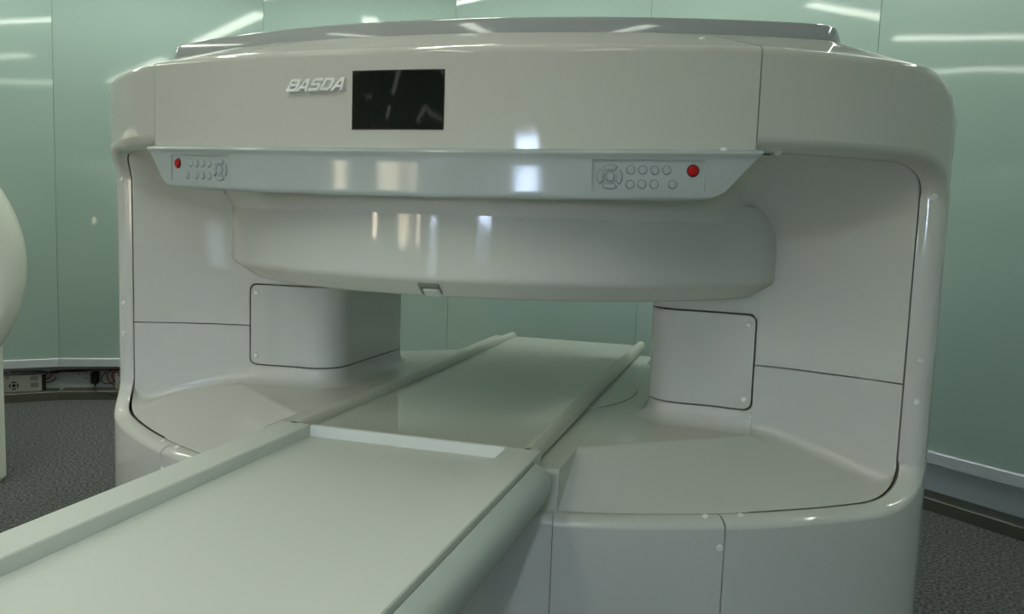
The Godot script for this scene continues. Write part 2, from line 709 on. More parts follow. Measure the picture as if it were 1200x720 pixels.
func scanner() -> void:
	var t := thing("mri_scanner", "large glossy white open magnet scanner with curved front and control bar", "scanner")
	# --- side covers: one C-shaped shell at each end
	for sx in [false, true]:
		var b := mb()
		for sz in [false, true]:
			mirror_x = sx
			mirror_z = sz
			var cols := []
			var sts := mouth_stations(s_of(SEAM_TOP + 0.0015))
			for st in sts:
				cols.append(upper_column(st[0], MOUTH_TOP - st[1]))
			sheet(b, transpose(cols), false)
			cols = []
			for st in sts:
				var c := []
				for k in 8:
					c.append(lip(st, 1.0 - k / 7.0, 1.0))
				cols.append(c)
			sheet(b, transpose(cols), false)
			turn_in(b, sts, 1.0, 0.0, true)
			turn_in(b, upright_stations(), 1.0, 0.0, true)
			# seam edge of the top strip
			var e := upper_column(sts[0][0], MOUTH_TOP)
			var o0 := outline(sts[0][0])
			for k in e.size() - 1:
				var inn := Vector3(o0[2], 0, o0[3]) * 0.012
				quad(b, put(e[k]), put(e[k + 1]), put(e[k + 1] - inn), put(e[k] - inn), false)
			sts = mouth_stations(s_of(SEAM_BASE + 0.0015))
			cols = []
			var lips := []
			for st in sts:
				var o := outline(st[0])
				var c := []
				for k in 6:
					c.append(Vector3(o[0], lerpf(0.03, MOUTH_LOW + st[1], k / 5.0), o[1]))
				cols.append(c)
				c = []
				for k in 8:
					c.append(lip(st, k / 7.0, -1.0))
				lips.append(c)
			sheet(b, transpose(cols), false, 0.01)
			sheet(b, transpose(lips), false)
			turn_in(b, sts, -1.0, 0.0, false)
			# the upright edge of the mouth
			cols = []
			for k in 9:
				var y := lerpf(MOUTH_LOW + MOUTH_B, MOUTH_TOP - MOUTH_B, k / 8.0)
				var c := []
				for j in 8:
					var p := lip([MOUTH_S, MOUTH_TOP - y, PI / 2], 1.0 - j / 7.0, 1.0)
					c.append(p)
				cols.append(c)
			sheet(b, transpose(cols), true)
			# the end, full height
			cols = []
			for k in 17:
				var s := lerpf(MOUTH_S, s_half(), k / 16.0)
				cols.append(upper_column(s, 0.03))
			sheet(b, transpose(cols), false)
		part(t, "side_cover", commit(b), M.shell)
	mirror_x = false
	mirror_z = false
	# --- upper front and back panels
	for sz in [false, true]:
		mirror_z = sz
		var b := mb()
		var cols := []
		for k in 61:
			var x := lerpf(-SEAM_TOP + 0.0015, SEAM_TOP - 0.0015, k / 60.0)
			cols.append(upper_column(s_of(absf(x)), 1.425 + sag(x), signf(x) if x != 0.0 else 1.0, sag(x)))
		sheet(b, transpose(cols), false, 0.01)
		part(t, "front_panel" if not sz else "back_panel", commit(b), M.shell)
	# --- cap: raised rim around the top
	mirror_z = false
	var cb := mb()
	var ring := []
	for q in [[1, 1], [1, -1], [-1, -1], [-1, 1]]:
		for k in 80:
			var f := k / 80.0
			if q[0] * q[1] < 0:
				f = 1.0 - f
			var o := cap_outline(f)
			ring.append(Vector3(o.x * q[0], 0, (o.y - ZC) * q[1]))
	ring.append(ring[0])
	var prof := [[1.0, 1.712], [1.0, 1.726], [0.992, 1.756], [0.985, 1.7605], [0.97, 1.762], [0.5, 1.764], [0.002, 1.766]]
	var rows := []
	for p in prof:
		var r := PackedVector3Array()
		for g in ring:
			r.append(Vector3(g.x * p[0], p[1] + sag(g.x * 0.77) * 0.6, g.z * p[0] + ZC))
		rows.append(r)
	sheet(cb, rows, false)
	part(t, "top_cap", commit(cb), M.cap, Vector3.ZERO, "silver-grey curved rim cap on top")
	liner(t)
	base_and_deck(t)
	poles(t)
	control_bar(t)
	badge_and_screen(t)
	screws(t)

const HATCH_X := 0.7915
const HATCH_F := 0.1915   # flat front of the post under the hatch
const HATCH_L := 0.5486

# stations along half of the hatch, closer together at its rounded corner
func hatch_marks() -> Array:
	var out := []
	for k in 7:
		out.append(0.022 * (1 - cos(PI / 2 * k / 6.0)))
	for k in range(1, 41):
		out.append(lerpf(0.022, HATCH_L, k / 40.0))
	return out

func hatch_cut(d: float) -> float:
	if d >= 0.022:
		return 0.0
	return 0.022 - sqrt(maxf(0.0, 0.022 * 0.022 - (0.022 - d) * (0.022 - d)))

# point and outward normal of the post d metres along from the outer edge of the hatch
func post_at(d: float) -> Array:
	if d <= HATCH_F:
		var x := HATCH_X - d
		return [Vector3(x, 0, col_z(x) - 0.012 * smoothstep(0.76, 0.68, x)), Vector3(0, 0, 1)]
	if d <= HATCH_F + 0.15708:
		var f := (d - HATCH_F) / 0.1
		return [Vector3(0.60 - 0.1 * sin(f), 0, -0.1 + 0.1 * cos(f)), Vector3(-sin(f), 0, cos(f))]
	return [Vector3(0.5, 0, -0.1 - (d - HATCH_F - 0.15708)), Vector3(-1, 0, 0)]

# hollow that leads from the top lip of the mouth back and down to the post or the magnet: 15 points of (z, y)
func cove(zg: float, yt: float, zc: float, yc: float) -> Array:
	var out := []
	var c := Vector2(lerpf(zc, zg, 0.42), lerpf(yt, yc, 0.25))
	var a := Vector2(zg, yt)
	var e := Vector2(zc, yc)
	for k in 11:
		var u := k / 10.0 * 0.93
		out.append(a * (1 - u) * (1 - u) + c * 2.0 * u * (1 - u) + e * u * u)
	var last: Vector2 = out[10]
	var below := Vector2(zc, yc - 0.035)
	for k in range(1, 5):
		var u := k / 4.0
		out.append(last * (1 - u) * (1 - u) + e * 2.0 * u * (1 - u) + below * u * u)
	return out

func liner(t: Node3D) -> void:
	for sx in [false, true]:
		var post := mb()
		var foot := mb()
		var hatch := mb()
		for sz in [false, true]:
			mirror_x = sx
			mirror_z = sz
			var cu := []
			var cl := []
			var sts := [[s_of(0.785), 0.0, 0.0]]
			sts.append_array(mouth_stations(s_of(0.82)))
			for st in sts:
				var gt := lip(st, 1.0, 1.0, 0.0042)
				var gb := lip(st, 1.0, -1.0, 0.0042)
				var x := gt.x
				var zg := gt.z
				var zc := minf(col_z(x), zg - 0.003)
				var yt := gt.y
				var yb := gb.y
				var yc := minf(crease_y(x), yt - 0.03)
				var c := []
				for p in cove(zg, yt, zc, yc):
					c.append(Vector3(x, p.y, p.x))
				for k in range(1, 5):
					c.append(Vector3(x, lerpf(c[14].y, 0.9065, k / 4.0), zc))
				cu.append(c)
				var zs := slope_z(x)
				var ybase := DECK - (DECK - yb) * clampf((zc - zs) / maxf(zg - zs, 0.01), 0.0, 1.0)
				var zp := clampf(zs, zc + minf(0.055, (zg - zc) * 0.6), zg - 0.001)
				var sp := Vector2(zp, DECK - (DECK - yb) * clampf((zp - zs) / maxf(zg - zs, 0.01), 0.0, 1.0))
				var a := fillet([Vector2(zc, 0.9035), Vector2(zc, ybase), sp, Vector2(zg, yb)], [0, 0.05, 0.012, 0], 8, 3)
				c = []
				for p in a:
					c.append(Vector3(x, p.y, p.x))
				cl.append(c)
			var first := {}
			for k in 60:
				first[Vector2i(k, 0)] = true
			var up := mb()
			var low := mb()
			sheet(up, transpose(cu), true, 0.0, first)
			sheet(low, transpose(cl), true, 0.0, first)
			turn_in(up, sts.slice(1), 1.0, 0.0042, false)
			turn_in(up, upright_stations(), 1.0, 0.0042, false)
			turn_in(low, sts.slice(1), -1.0, 0.0042, true)
			part(t, "upper_liner", commit(up), M.shell)
			part(t, "lower_liner", commit(low), M.shell)
			# the post: from the end of the liner round its corner to the middle of its inner side, open where the hatch sits
			var over := []
			var under := []
			var door := []
			for d in hatch_marks():
				var w := post_at(lerpf(-0.0045, HATCH_L, d / HATCH_L))
				var p: Vector3 = w[0]
				var n: Vector3 = w[1]
				var cut := hatch_cut(d)
				var hi := 1.0445 - cut
				var lo := 0.7745 + cut
				var c := []
				for j in 5:
					c.append(p + Vector3(0, lerpf(1.32, hi, j / 4.0), 0))
				over.append(c)
				c = []
				for j in 3:
					c.append(p + Vector3(0, lerpf(lo, DECK + 0.05, j / 2.0), 0))
				for j in range(1, 9):
					var f := j / 8.0
					c.append(p + n * 0.05 * f * f + Vector3(0, DECK + 0.05 * (1 - f) * (1 - f), 0))
				under.append(c)
				w = post_at(d)
				c = []
				for j in 7:
					c.append(w[0] + w[1] * 0.0008 + Vector3(0, lerpf(1.04 - cut, 0.779 + cut, j / 6.0), 0))
				door.append(c)
			sheet(post, transpose(over), false, 0.014)
			sheet(foot, transpose(under), false, 0.014)
			sheet(hatch, transpose(door), false, 0.014)
		part(t, "post", commit(post), M.shell)
		part(t, "post_foot", commit(foot), M.shell)
		part(t, "hatch", commit(hatch), M.shell)
	mirror_x = false
	# ceiling of the mouth, between the posts
	for sz in [false, true]:
		mirror_z = sz
		var b := mb()
		var cols := []
		for k in 49:
			var x := lerpf(-0.82, 0.82, k / 48.0)
			var g := groove(s_of(absf(x)), 1.0)
			var gx := g.x * (1.0 if x >= 0 else -1.0)
			var zg := g.z - 0.003
			var zc := lerpf(pole_z(absf(x)) - 0.004, col_z(absf(gx)), smoothstep(0.70, 0.775, absf(gx)))
			var c := []
			for p in cove(zg, g.y - 0.003, zc, 1.25):
				c.append(Vector3(gx, p.y, p.x))
			cols.append(c)
		sheet(b, transpose(cols), true)
		part(t, "mouth_ceiling", commit(b), M.shell)
	mirror_z = false

func base_and_deck(t: Node3D) -> void:
	for sz in [false, true]:
		mirror_z = sz
		# base panels: the middle one set back a little
		for w in [[-SEAM_BASE + 0.0015, -0.3875, 0.0], [-0.3865, 0.3865, 0.014], [0.3875, SEAM_BASE - 0.0015, 0.0]]:
			var b := mb()
			var cols := []
			for k in 25:
				var x := lerpf(w[0], w[1], k / 24.0)
				var sg := -1.0 if x < 0 else 1.0
				var st := [s_of(absf(x)), 0.0, 0.0]
				var o := outline(st[0])
				var back: Vector3 = Vector3(o[2] * sg, 0, o[3]) * w[2]
				var c := []
				for j in 6:
					c.append(Vector3(o[0] * sg, lerpf(0.03, MOUTH_LOW, j / 6.0), o[1]) - back)
				for j in 8:
					var p := lip(st, j / 7.0, -1.0)
					p.x *= sg
					c.append(p - back)
				cols.append(c)
			sheet(b, transpose(cols), false, 0.012)
			part(t, "base_panel", commit(b), M.shell)
		# sloping deck either side of the table channel
		for sx in [false, true]:
			mirror_x = sx
			var b := mb()
			var cols := []
			for k in 18:
				var x := lerpf(0.386, 0.82, k / 16.0)
				var g := groove(s_of(x), -1.0)
				var gx := lerpf(x, g.x, 1.0)
				if k == 0:
					gx = 0.386
				var a := fillet([Vector2(ZC, DECK), Vector2(slope_z(gx), DECK), Vector2(g.z - 0.0062, g.y)], [0, 0.012, 0], 6, 6)
				var c := []
				for p in a:
					c.append(Vector3(gx, p.y, p.x))
				cols.append(c)
			var last := {}
			for k in 60:
				last[Vector2i(k, 16)] = true
			sheet(b, transpose(cols), true, 0.0, last)
			var edge := PackedVector3Array()
			var below := PackedVector3Array()
			for k in 17:
				var p: Vector3 = cols[k][cols[k].size() - 1]
				edge.append(p)
				below.append(p - Vector3(0, 0.014, 0.002))
			sheet(b, [edge, below], true)
			part(t, "deck", commit(b), M.shell)
		mirror_x = false
		# level channel that carries the table, with its upright front and cheeks
		var b2 := mb()
		var cols2 := []
		for k in 33:
			var x := lerpf(-0.386, 0.386, k / 32.0)
			var g := groove(s_of(absf(x)), -1.0)
			var a := fillet([Vector2(ZC, DECK), Vector2(g.z - 0.006, DECK), Vector2(g.z - 0.006, g.y - 0.01)], [0, 0.012, 0], 6, 6)
			var c := []
			for p in a:
				c.append(Vector3(x, p.y, p.x))
			cols2.append(c)
		sheet(b2, transpose(cols2), true, 0.008)
		for sg in [-1.0, 1.0]:
			var g := groove(s_of(0.386), -1.0)
			var rows := [PackedVector3Array(), PackedVector3Array()]
			for k in 9:
				var z := lerpf(slope_z(0.386), g.z - 0.006, k / 8.0)
				rows[0].append(Vector3(0.3865 * sg, DECK - 0.002, z))
				rows[1].append(Vector3(0.3865 * sg, lerpf(DECK - 0.002, g.y, k / 8.0), z))
			sheet(b2, rows, sg < 0)
		part(t, "channel", commit(b2), M.deck)
	mirror_z = false
	# round cover of the lower magnet, standing a little proud of the deck
	var rb := mb()
	lathe(rb, [Vector2(0.4315, -0.002), Vector2(0.4305, 0.0030), Vector2(0.4290, 0.0036), Vector2(0.4250, 0.0036), Vector2(0.2, 0.0036), Vector2(0.0005, 0.0036)], Vector3(0, DECK, ZC - 0.04), Vector3.UP, 96, true)
	part(t, "magnet_cover", commit(rb), M.deck)

func poles(t: Node3D) -> void:
	var b := mb()
	# notch in the bevel: find its angle from where it stands on the front
	var rows := []
	var prof := fillet([Vector2(0.90, 1.33), Vector2(0.90, 1.132), Vector2(0.835, 1.087), Vector2(0.0, 1.087)], [0, 0.012, 0.012, 0], 5, 4)
	var seg := 240
	for p in prof:
		var r := PackedVector3Array()
		for k in seg + 1:
			var a := TAU * k / seg
			r.append(Vector3(sin(a) * p.x, p.y, ZC - 0.02 + cos(a) * p.x))
		rows.append(r)
	sheet(b, rows, true)
	part(t, "upper_pole", commit(b), M.shell)
	var nb := mb()
	# small lamp pocket let into the bevel
	var ca := atan2(0.052, 0.86)
	var bs := Basis(Vector3.UP, ca)
	var c := Vector3(sin(ca) * 0.868, 1.1085, ZC - 0.02 + cos(ca) * 0.868)
	var tilt := bs * Basis(Vector3.RIGHT, deg_to_rad(55.0))
	box(nb, c, Vector3(0.052, 0.044, 0.012), tilt, 0.004)
	part(t, "pocket_frame", commit(nb), M.pocket)
	nb = mb()
	box(nb, c + tilt * Vector3(0.004, -0.006, 0.004), Vector3(0.040, 0.030, 0.012), tilt, 0.004)
	part(t, "pocket_lens", commit(nb), M.tray)

func bar_top(x: float) -> float:
	return 1.437 + sag(x)

func bar_low(x: float) -> float:
	return 1.333 + sag(x) * 0.85

func bar_point(x: float, tt: float, off: float) -> Vector3:
	var r := FR + off
	var a := asin(clampf(x / FR, -1, 1))
	return Vector3(sin(a) * r, lerpf(bar_top(x), bar_low(x), tt), FZ + cos(a) * r)

func bar_end(tt: float) -> float:
	var e := 0.776 - 0.088 * tt
	if tt > 0.8:
		e -= 0.035 * pow((tt - 0.8) / 0.2, 2.0)
	return e

const REC_X0 := 0.437
const REC_X1 := 0.662
const REC_T0 := 0.18
const REC_T1 := 0.82

func control_bar(t: Node3D) -> void:
	var b := mb()
	var xs := []
	for k in 7:
		xs.append(lerpf(-1.0, -0.0, k / 6.0) - 10.0)   # slanted end strip, marked below -9
	for k in range(1, 4):
		xs.append(lerpf(-0.668, -REC_X1, k / 3.0))
	for k in range(1, 10):
		xs.append(lerpf(-REC_X1, -REC_X0, k / 9.0))
	for k in range(1, 26):
		xs.append(lerpf(-REC_X0, REC_X0, k / 25.0))
	for k in range(1, 10):
		xs.append(lerpf(REC_X0, REC_X1, k / 9.0))
	for k in range(1, 3):
		xs.append(lerpf(REC_X1, 0.668, k / 3.0))
	for k in 7:
		xs.append(lerpf(0.0, 1.0, k / 6.0) + 10.0)
	var secs := [[-0.05, -0.006], [-0.03, 0.006], [0.0, 0.014], [0.035, 0.020], [0.07, 0.0205], [0.12, 0.016], [REC_T0, 0.014], [0.34, 0.0135], [0.50, 0.013], [0.66, 0.013], [REC_T1, 0.013], [0.90, 0.013], [0.955, 0.012], [0.985, 0.008], [1.0, 0.001]]
	var rows := []
	for s in secs:
		var r := PackedVector3Array()
		for xv in xs:
			var x: float = xv
			if xv < -9.0:
				x = lerpf(-0.668, -bar_end(clampf(s[0], 0, 1)), -(xv + 10.0))
			elif xv > 9.0:
				x = lerpf(0.668, bar_end(clampf(s[0], 0, 1)), xv - 10.0)
			r.append(bar_point(x, s[0], s[1]))
		rows.append(r)
	# underside
	for back in [0.012, 0.026]:
		var r := PackedVector3Array()
		for xv in xs:
			var x: float = xv
			if xv < -9.0:
				x = lerpf(-0.668, -bar_end(1.0), -(xv + 10.0))
			elif xv > 9.0:
				x = lerpf(0.668, bar_end(1.0), xv - 10.0)
			r.append(bar_point(x, 1.0, -back))
		rows.append(r)
	var skip := {}
	for j in xs.size() - 1:
		var xm: float = absf((xs[j] + xs[j + 1]) / 2)
		if absf(xs[j]) < 9 and absf(xs[j + 1]) < 9 and xm > REC_X0 and xm < REC_X1:
			for i in range(6, 10):
				skip[Vector2i(i, j)] = true
	sheet(b, rows, true, 0.0, skip)
	for e in [0, xs.size() - 1]:
		var edge := []
		var deep := []
		for r in rows:
			var p: Vector3 = r[e]
			var a := asin(clampf(p.x / FR, -1, 1))
			edge.append(p)
			deep.append(p - Vector3(sin(a), 0, cos(a)) * 0.03)
		sheet(b, [PackedVector3Array(edge), PackedVector3Array(deep)], e != 0)
	part(t, "control_bar", commit(b), M.bar, Vector3.ZERO, "pale blue-grey control bar across the front")
	# key pads, sunk a few millimetres into the bar
	for sx in [false, true]:
		mirror_x = sx
		var pb := mb()
		rows = []
		for i in 7:
			var r := PackedVector3Array()
			for k in 13:
				r.append(bar_point(lerpf(REC_X0, REC_X1, k / 12.0), lerpf(REC_T0, REC_T1, i / 6.0), 0.0095))
			rows.append(r)
		sheet(pb, rows, true)
		for side in 4:
			var lo := []
			var hi := []
			for k in 13:
				var f := k / 12.0
				var x := [lerpf(REC_X0, REC_X1, f), lerpf(REC_X0, REC_X1, f), REC_X0, REC_X1][side] as float
				var tt := [REC_T0, REC_T1, lerpf(REC_T0, REC_T1, f), lerpf(REC_T0, REC_T1, f)][side] as float
				lo.append(bar_point(x, tt, 0.0095))
				hi.append(bar_point(x, tt, 0.0142))
			sheet(pb, [PackedVector3Array(lo), PackedVector3Array(hi)], side == 0 or side == 3)
		var pad := part(t, "key_pad", commit(pb), M.bar)
		var spots := [[0.514, 1.387], [0.538, 1.388], [0.562, 1.388], [0.586, 1.389], [0.514, 1.357], [0.538, 1.358], [0.562, 1.359], [0.599, 1.360]]
		for s in spots:
			var kb := mb()
			key_dome(kb, s[0], s[1], 0.0088, 0.0035)
			part(pad, "key", commit(kb), M.button)
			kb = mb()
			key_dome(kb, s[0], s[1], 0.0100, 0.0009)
			part(pad, "key_gap_shade", commit(kb), M.gap_shade)  # flat dark disc painted in for the shaded gap round the key
		var cbm := mb()
		key_dome(cbm, 0.4735, 1.3715, 0.0095, 0.0040)
		part(pad, "centre_key", commit(cbm), M.button)
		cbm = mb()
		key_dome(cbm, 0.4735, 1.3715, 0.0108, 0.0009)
		part(pad, "key_gap_shade", commit(cbm), M.gap_shade)  # gap shade round the centre key, as a dark disc
		for q in 4:
			var ab := mb()
			arrow_key(ab, 0.4735, 1.3715, q)
			part(pad, "arrow_key", commit(ab), M.button)
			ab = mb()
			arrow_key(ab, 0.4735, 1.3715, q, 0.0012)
			part(pad, "key_gap_shade", commit(ab), M.gap_shade)  # wider dark copy under the arrow key, painted as its gap shade
		var rk := mb()
		key_dome(rk, 0.638, 1.390, 0.0135, 0.0015)
		part(pad, "button_collar", commit(rk), M.black)
		rk = mb()
		key_dome(rk, 0.638, 1.390, 0.0112, 0.0065)
		part(pad, "stop_button", commit(rk), M.red, Vector3.ZERO, "red stop button")
	mirror_x = false

func face_frame(x: float, y: float, off: float) -> Array:
	var a := asin(x / FR)
	var n := Vector3(sin(a), 0, cos(a))
	return [Vector3(sin(a) * (FR + off), y, FZ + cos(a) * (FR + off)), Vector3(cos(a), 0, -sin(a)), n]

func key_dome(b: Dictionary, x: float, y: float, r: float, h: float) -> void:
	var f := face_frame(x, y, 0.0093)
	var rows := []
	for p in [[1.0, 0.0], [0.97, 0.55], [0.88, 0.8], [0.6, 0.95], [0.3, 0.99], [0.01, 1.0]]:
		var row := PackedVector3Array()
		for k in 19:
			var a := TAU * k / 18.0
			row.append(f[0] + (f[1] * cos(a) + Vector3.UP * sin(a)) * r * p[0] + f[2] * h * p[1])
		rows.append(row)
	sheet(b, rows, false)

func arrow_key(b: Dictionary, x: float, y: float, q: int, ring := 0.0) -> void:  # ring widens and flattens the key into its painted gap shade
	var f := face_frame(x, y, 0.0093)
	var rows := []
	for p in [[0.0, 0.0], [0.03, 0.7], [0.12, 1.0], [0.88, 1.0], [0.97, 0.7], [1.0, 0.0]]:
		var row := PackedVector3Array()
		for k in 11:
			var side := clampf((k - 1) / 8.0, 0, 1)
			var a := q * PI / 2 + lerpf(-0.60 - ring * 45.0, 0.60 + ring * 45.0, side)
			var r := lerpf(0.0145 - ring, 0.0255 + ring, p[0])
			var h: float = (0.0035 if ring == 0.0 else 0.0009) * p[1] if k > 0 and k < 10 else 0.0
			row.append(f[0] + (f[1] * cos(a) + Vector3.UP * sin(a)) * r + f[2] * h)
		rows.append(row)
	sheet(b, rows, true)

func curved_plate(b: Dictionary, x0: float, x1: float, y0: float, y1: float, off: float, rim: float) -> void:
	var rows := []
	for i in 3:
		var r := PackedVector3Array()
		for k in 13:
			var f := face_frame(lerpf(x0, x1, k / 12.0), lerpf(y1, y0, i / 2.0), off)
			r.append(f[0])
		rows.append(r)
	sheet(b, rows, true, rim)

func badge_and_screen(t: Node3D) -> void:
	var b := mb()
	curved_plate(b, -0.096, 0.121, 1.4615, 1.5890, 0.0012, 0.003)
	part(t, "screen_bezel", commit(b), M.black)
	b = mb()
	curved_plate(b, -0.0935, 0.1185, 1.4640, 1.5865, 0.0022, 0.002)
	part(t, "screen", commit(b), M.screen, Vector3.ZERO, "dark glossy display screen")
	# raised italic letters
	var glyphs := {
		"B": [[[0.06, 0.08], [0.06, 0.42]], [[0.06, 0.70], [0.06, 0.92]], [[0.06, 0.92], [0.70, 0.92], [0.79, 0.84], [0.79, 0.62], [0.70, 0.53], [0.24, 0.53]], [[0.70, 0.53], [0.83, 0.44], [0.83, 0.16], [0.74, 0.08], [0.06, 0.08]]],
		"A": [[[0.02, 0.0], [0.38, 0.92], [0.54, 0.92], [0.80, 0.0]], [[0.24, 0.30], [0.70, 0.30]]],
		"S": [[[0.80, 0.92], [0.14, 0.92], [0.06, 0.84], [0.06, 0.60], [0.14, 0.52], [0.70, 0.49], [0.78, 0.42], [0.78, 0.16], [0.70, 0.08], [0.02, 0.08]]],
		"D": [[[0.06, 0.92], [0.06, 0.08]], [[0.06, 0.92], [0.62, 0.92], [0.78, 0.78], [0.78, 0.24], [0.62, 0.08], [0.06, 0.08]]]}
	var x := -0.2620
	for ch in ["B", "A", "S", "D", "A"]:
		var lb := mb()
		for line in glyphs[ch]:
			for k in line.size() - 1:
				stroke(lb, Vector2(line[k][0], line[k][1]), Vector2(line[k + 1][0], line[k + 1][1]), x)
		part(t, "letter", commit(lb), M.letter)
		x += 0.0306

func stroke(b: Dictionary, p: Vector2, q: Vector2, x0: float) -> void:
	var w := 0.112
	var d := (q - p).normalized()
	var e := Vector2(-d.y, d.x) * w
	var p2 := p - d * w * 0.75
	var q2 := q + d * w * 0.75
	var c := []
	for v in [p2 + e, q2 + e, q2 - e, p2 - e]:
		var z: Vector2 = v
		z.y = clampf(z.y, -0.07, 1.03)
		var xx := x0 + (z.x * 0.0285 + z.y * 0.0070)
		var yy := 1.5475 + z.y * 0.0275
		var top := lerpf(0.0150, 0.0025, clampf(z.y, 0.0, 1.0))   # the faces lean back
		c.append([face_frame(xx, yy, top)[0], face_frame(xx, yy, 0.0)[0]])
	quad(b, c[0][0], c[1][0], c[2][0], c[3][0], (c[2][0] - c[0][0]).cross(c[1][0] - c[0][0]).z < 0)
	for k in 4:
		var k2 := (k + 1) % 4
		quad(b, c[k][0], c[k][1], c[k2][1], c[k2][0], false)

func screw(t: Node3D, p: Vector3, n: Vector3, r := 0.0085) -> void:
	var b := mb()
	var h := r * 0.5
	lathe(b, [Vector2(r, -0.002), Vector2(r, h * 0.25), Vector2(r * 0.85, h * 0.7), Vector2(r * 0.5, h * 0.95), Vector2(0.0001, h)], p, n.normalized(), 14, true)
	part(t, "screw_cap", commit(b), M.screw)

func screws(t: Node3D) -> void:
	for sx in [-1.0, 1.0]:
		for sp in [[MOUTH_S, 1.365, 0.0], [MOUTH_S, 0.965, 0.0], [MOUTH_S, 0.865, 0.0]]:
			var p := lip([sp[0], MOUTH_TOP - sp[1], PI / 2], 0.62, 1.0)
			var o := outline(sp[0])
			var n := Vector3(o[2] - o[3] * 1.2, 0, o[3] + o[2] * 1.2)
			screw(t, Vector3(p.x * sx, p.y, p.z), Vector3(n.x * sx, 0, n.z))
		for x in [0.718, 0.795]:
			var p := lip([s_of(x), 0.0, 0.0], 0.80, -1.0)
			screw(t, Vector3(p.x * sx, p.y, p.z), Vector3(0.0, 0.9, 0.35))
		var p2 := lip([s_of(0.825), 0.0, 0.0], 0.75, 1.0)
		screw(t, Vector3(p2.x * sx, p2.y, p2.z), Vector3(0.1 * sx, -0.8, 0.5))
		var fb := face_frame(0.742 * sx, 0.562, 0.0)
		screw(t, fb[0], fb[2])
		screw(t, Vector3(0.773 * sx, 1.014, col_z(0.773) + 0.0010), Vector3(0, 0, 1))
		screw(t, Vector3(0.773 * sx, 0.806, col_z(0.773) + 0.0010), Vector3(0, 0, 1))
		# on the shoulder and on the lip of the bar
	var u := upper_column(s_of(0.70), 1.43, 1.0, sag(0.70))
	screw(t, u[17], Vector3(0, 1, 0.3), 0.008)
	screw(t, Vector3(0.70, bar_top(0.70) + 0.004, front(0.70) + 0.010), Vector3(0, 1, 0.4), 0.007)

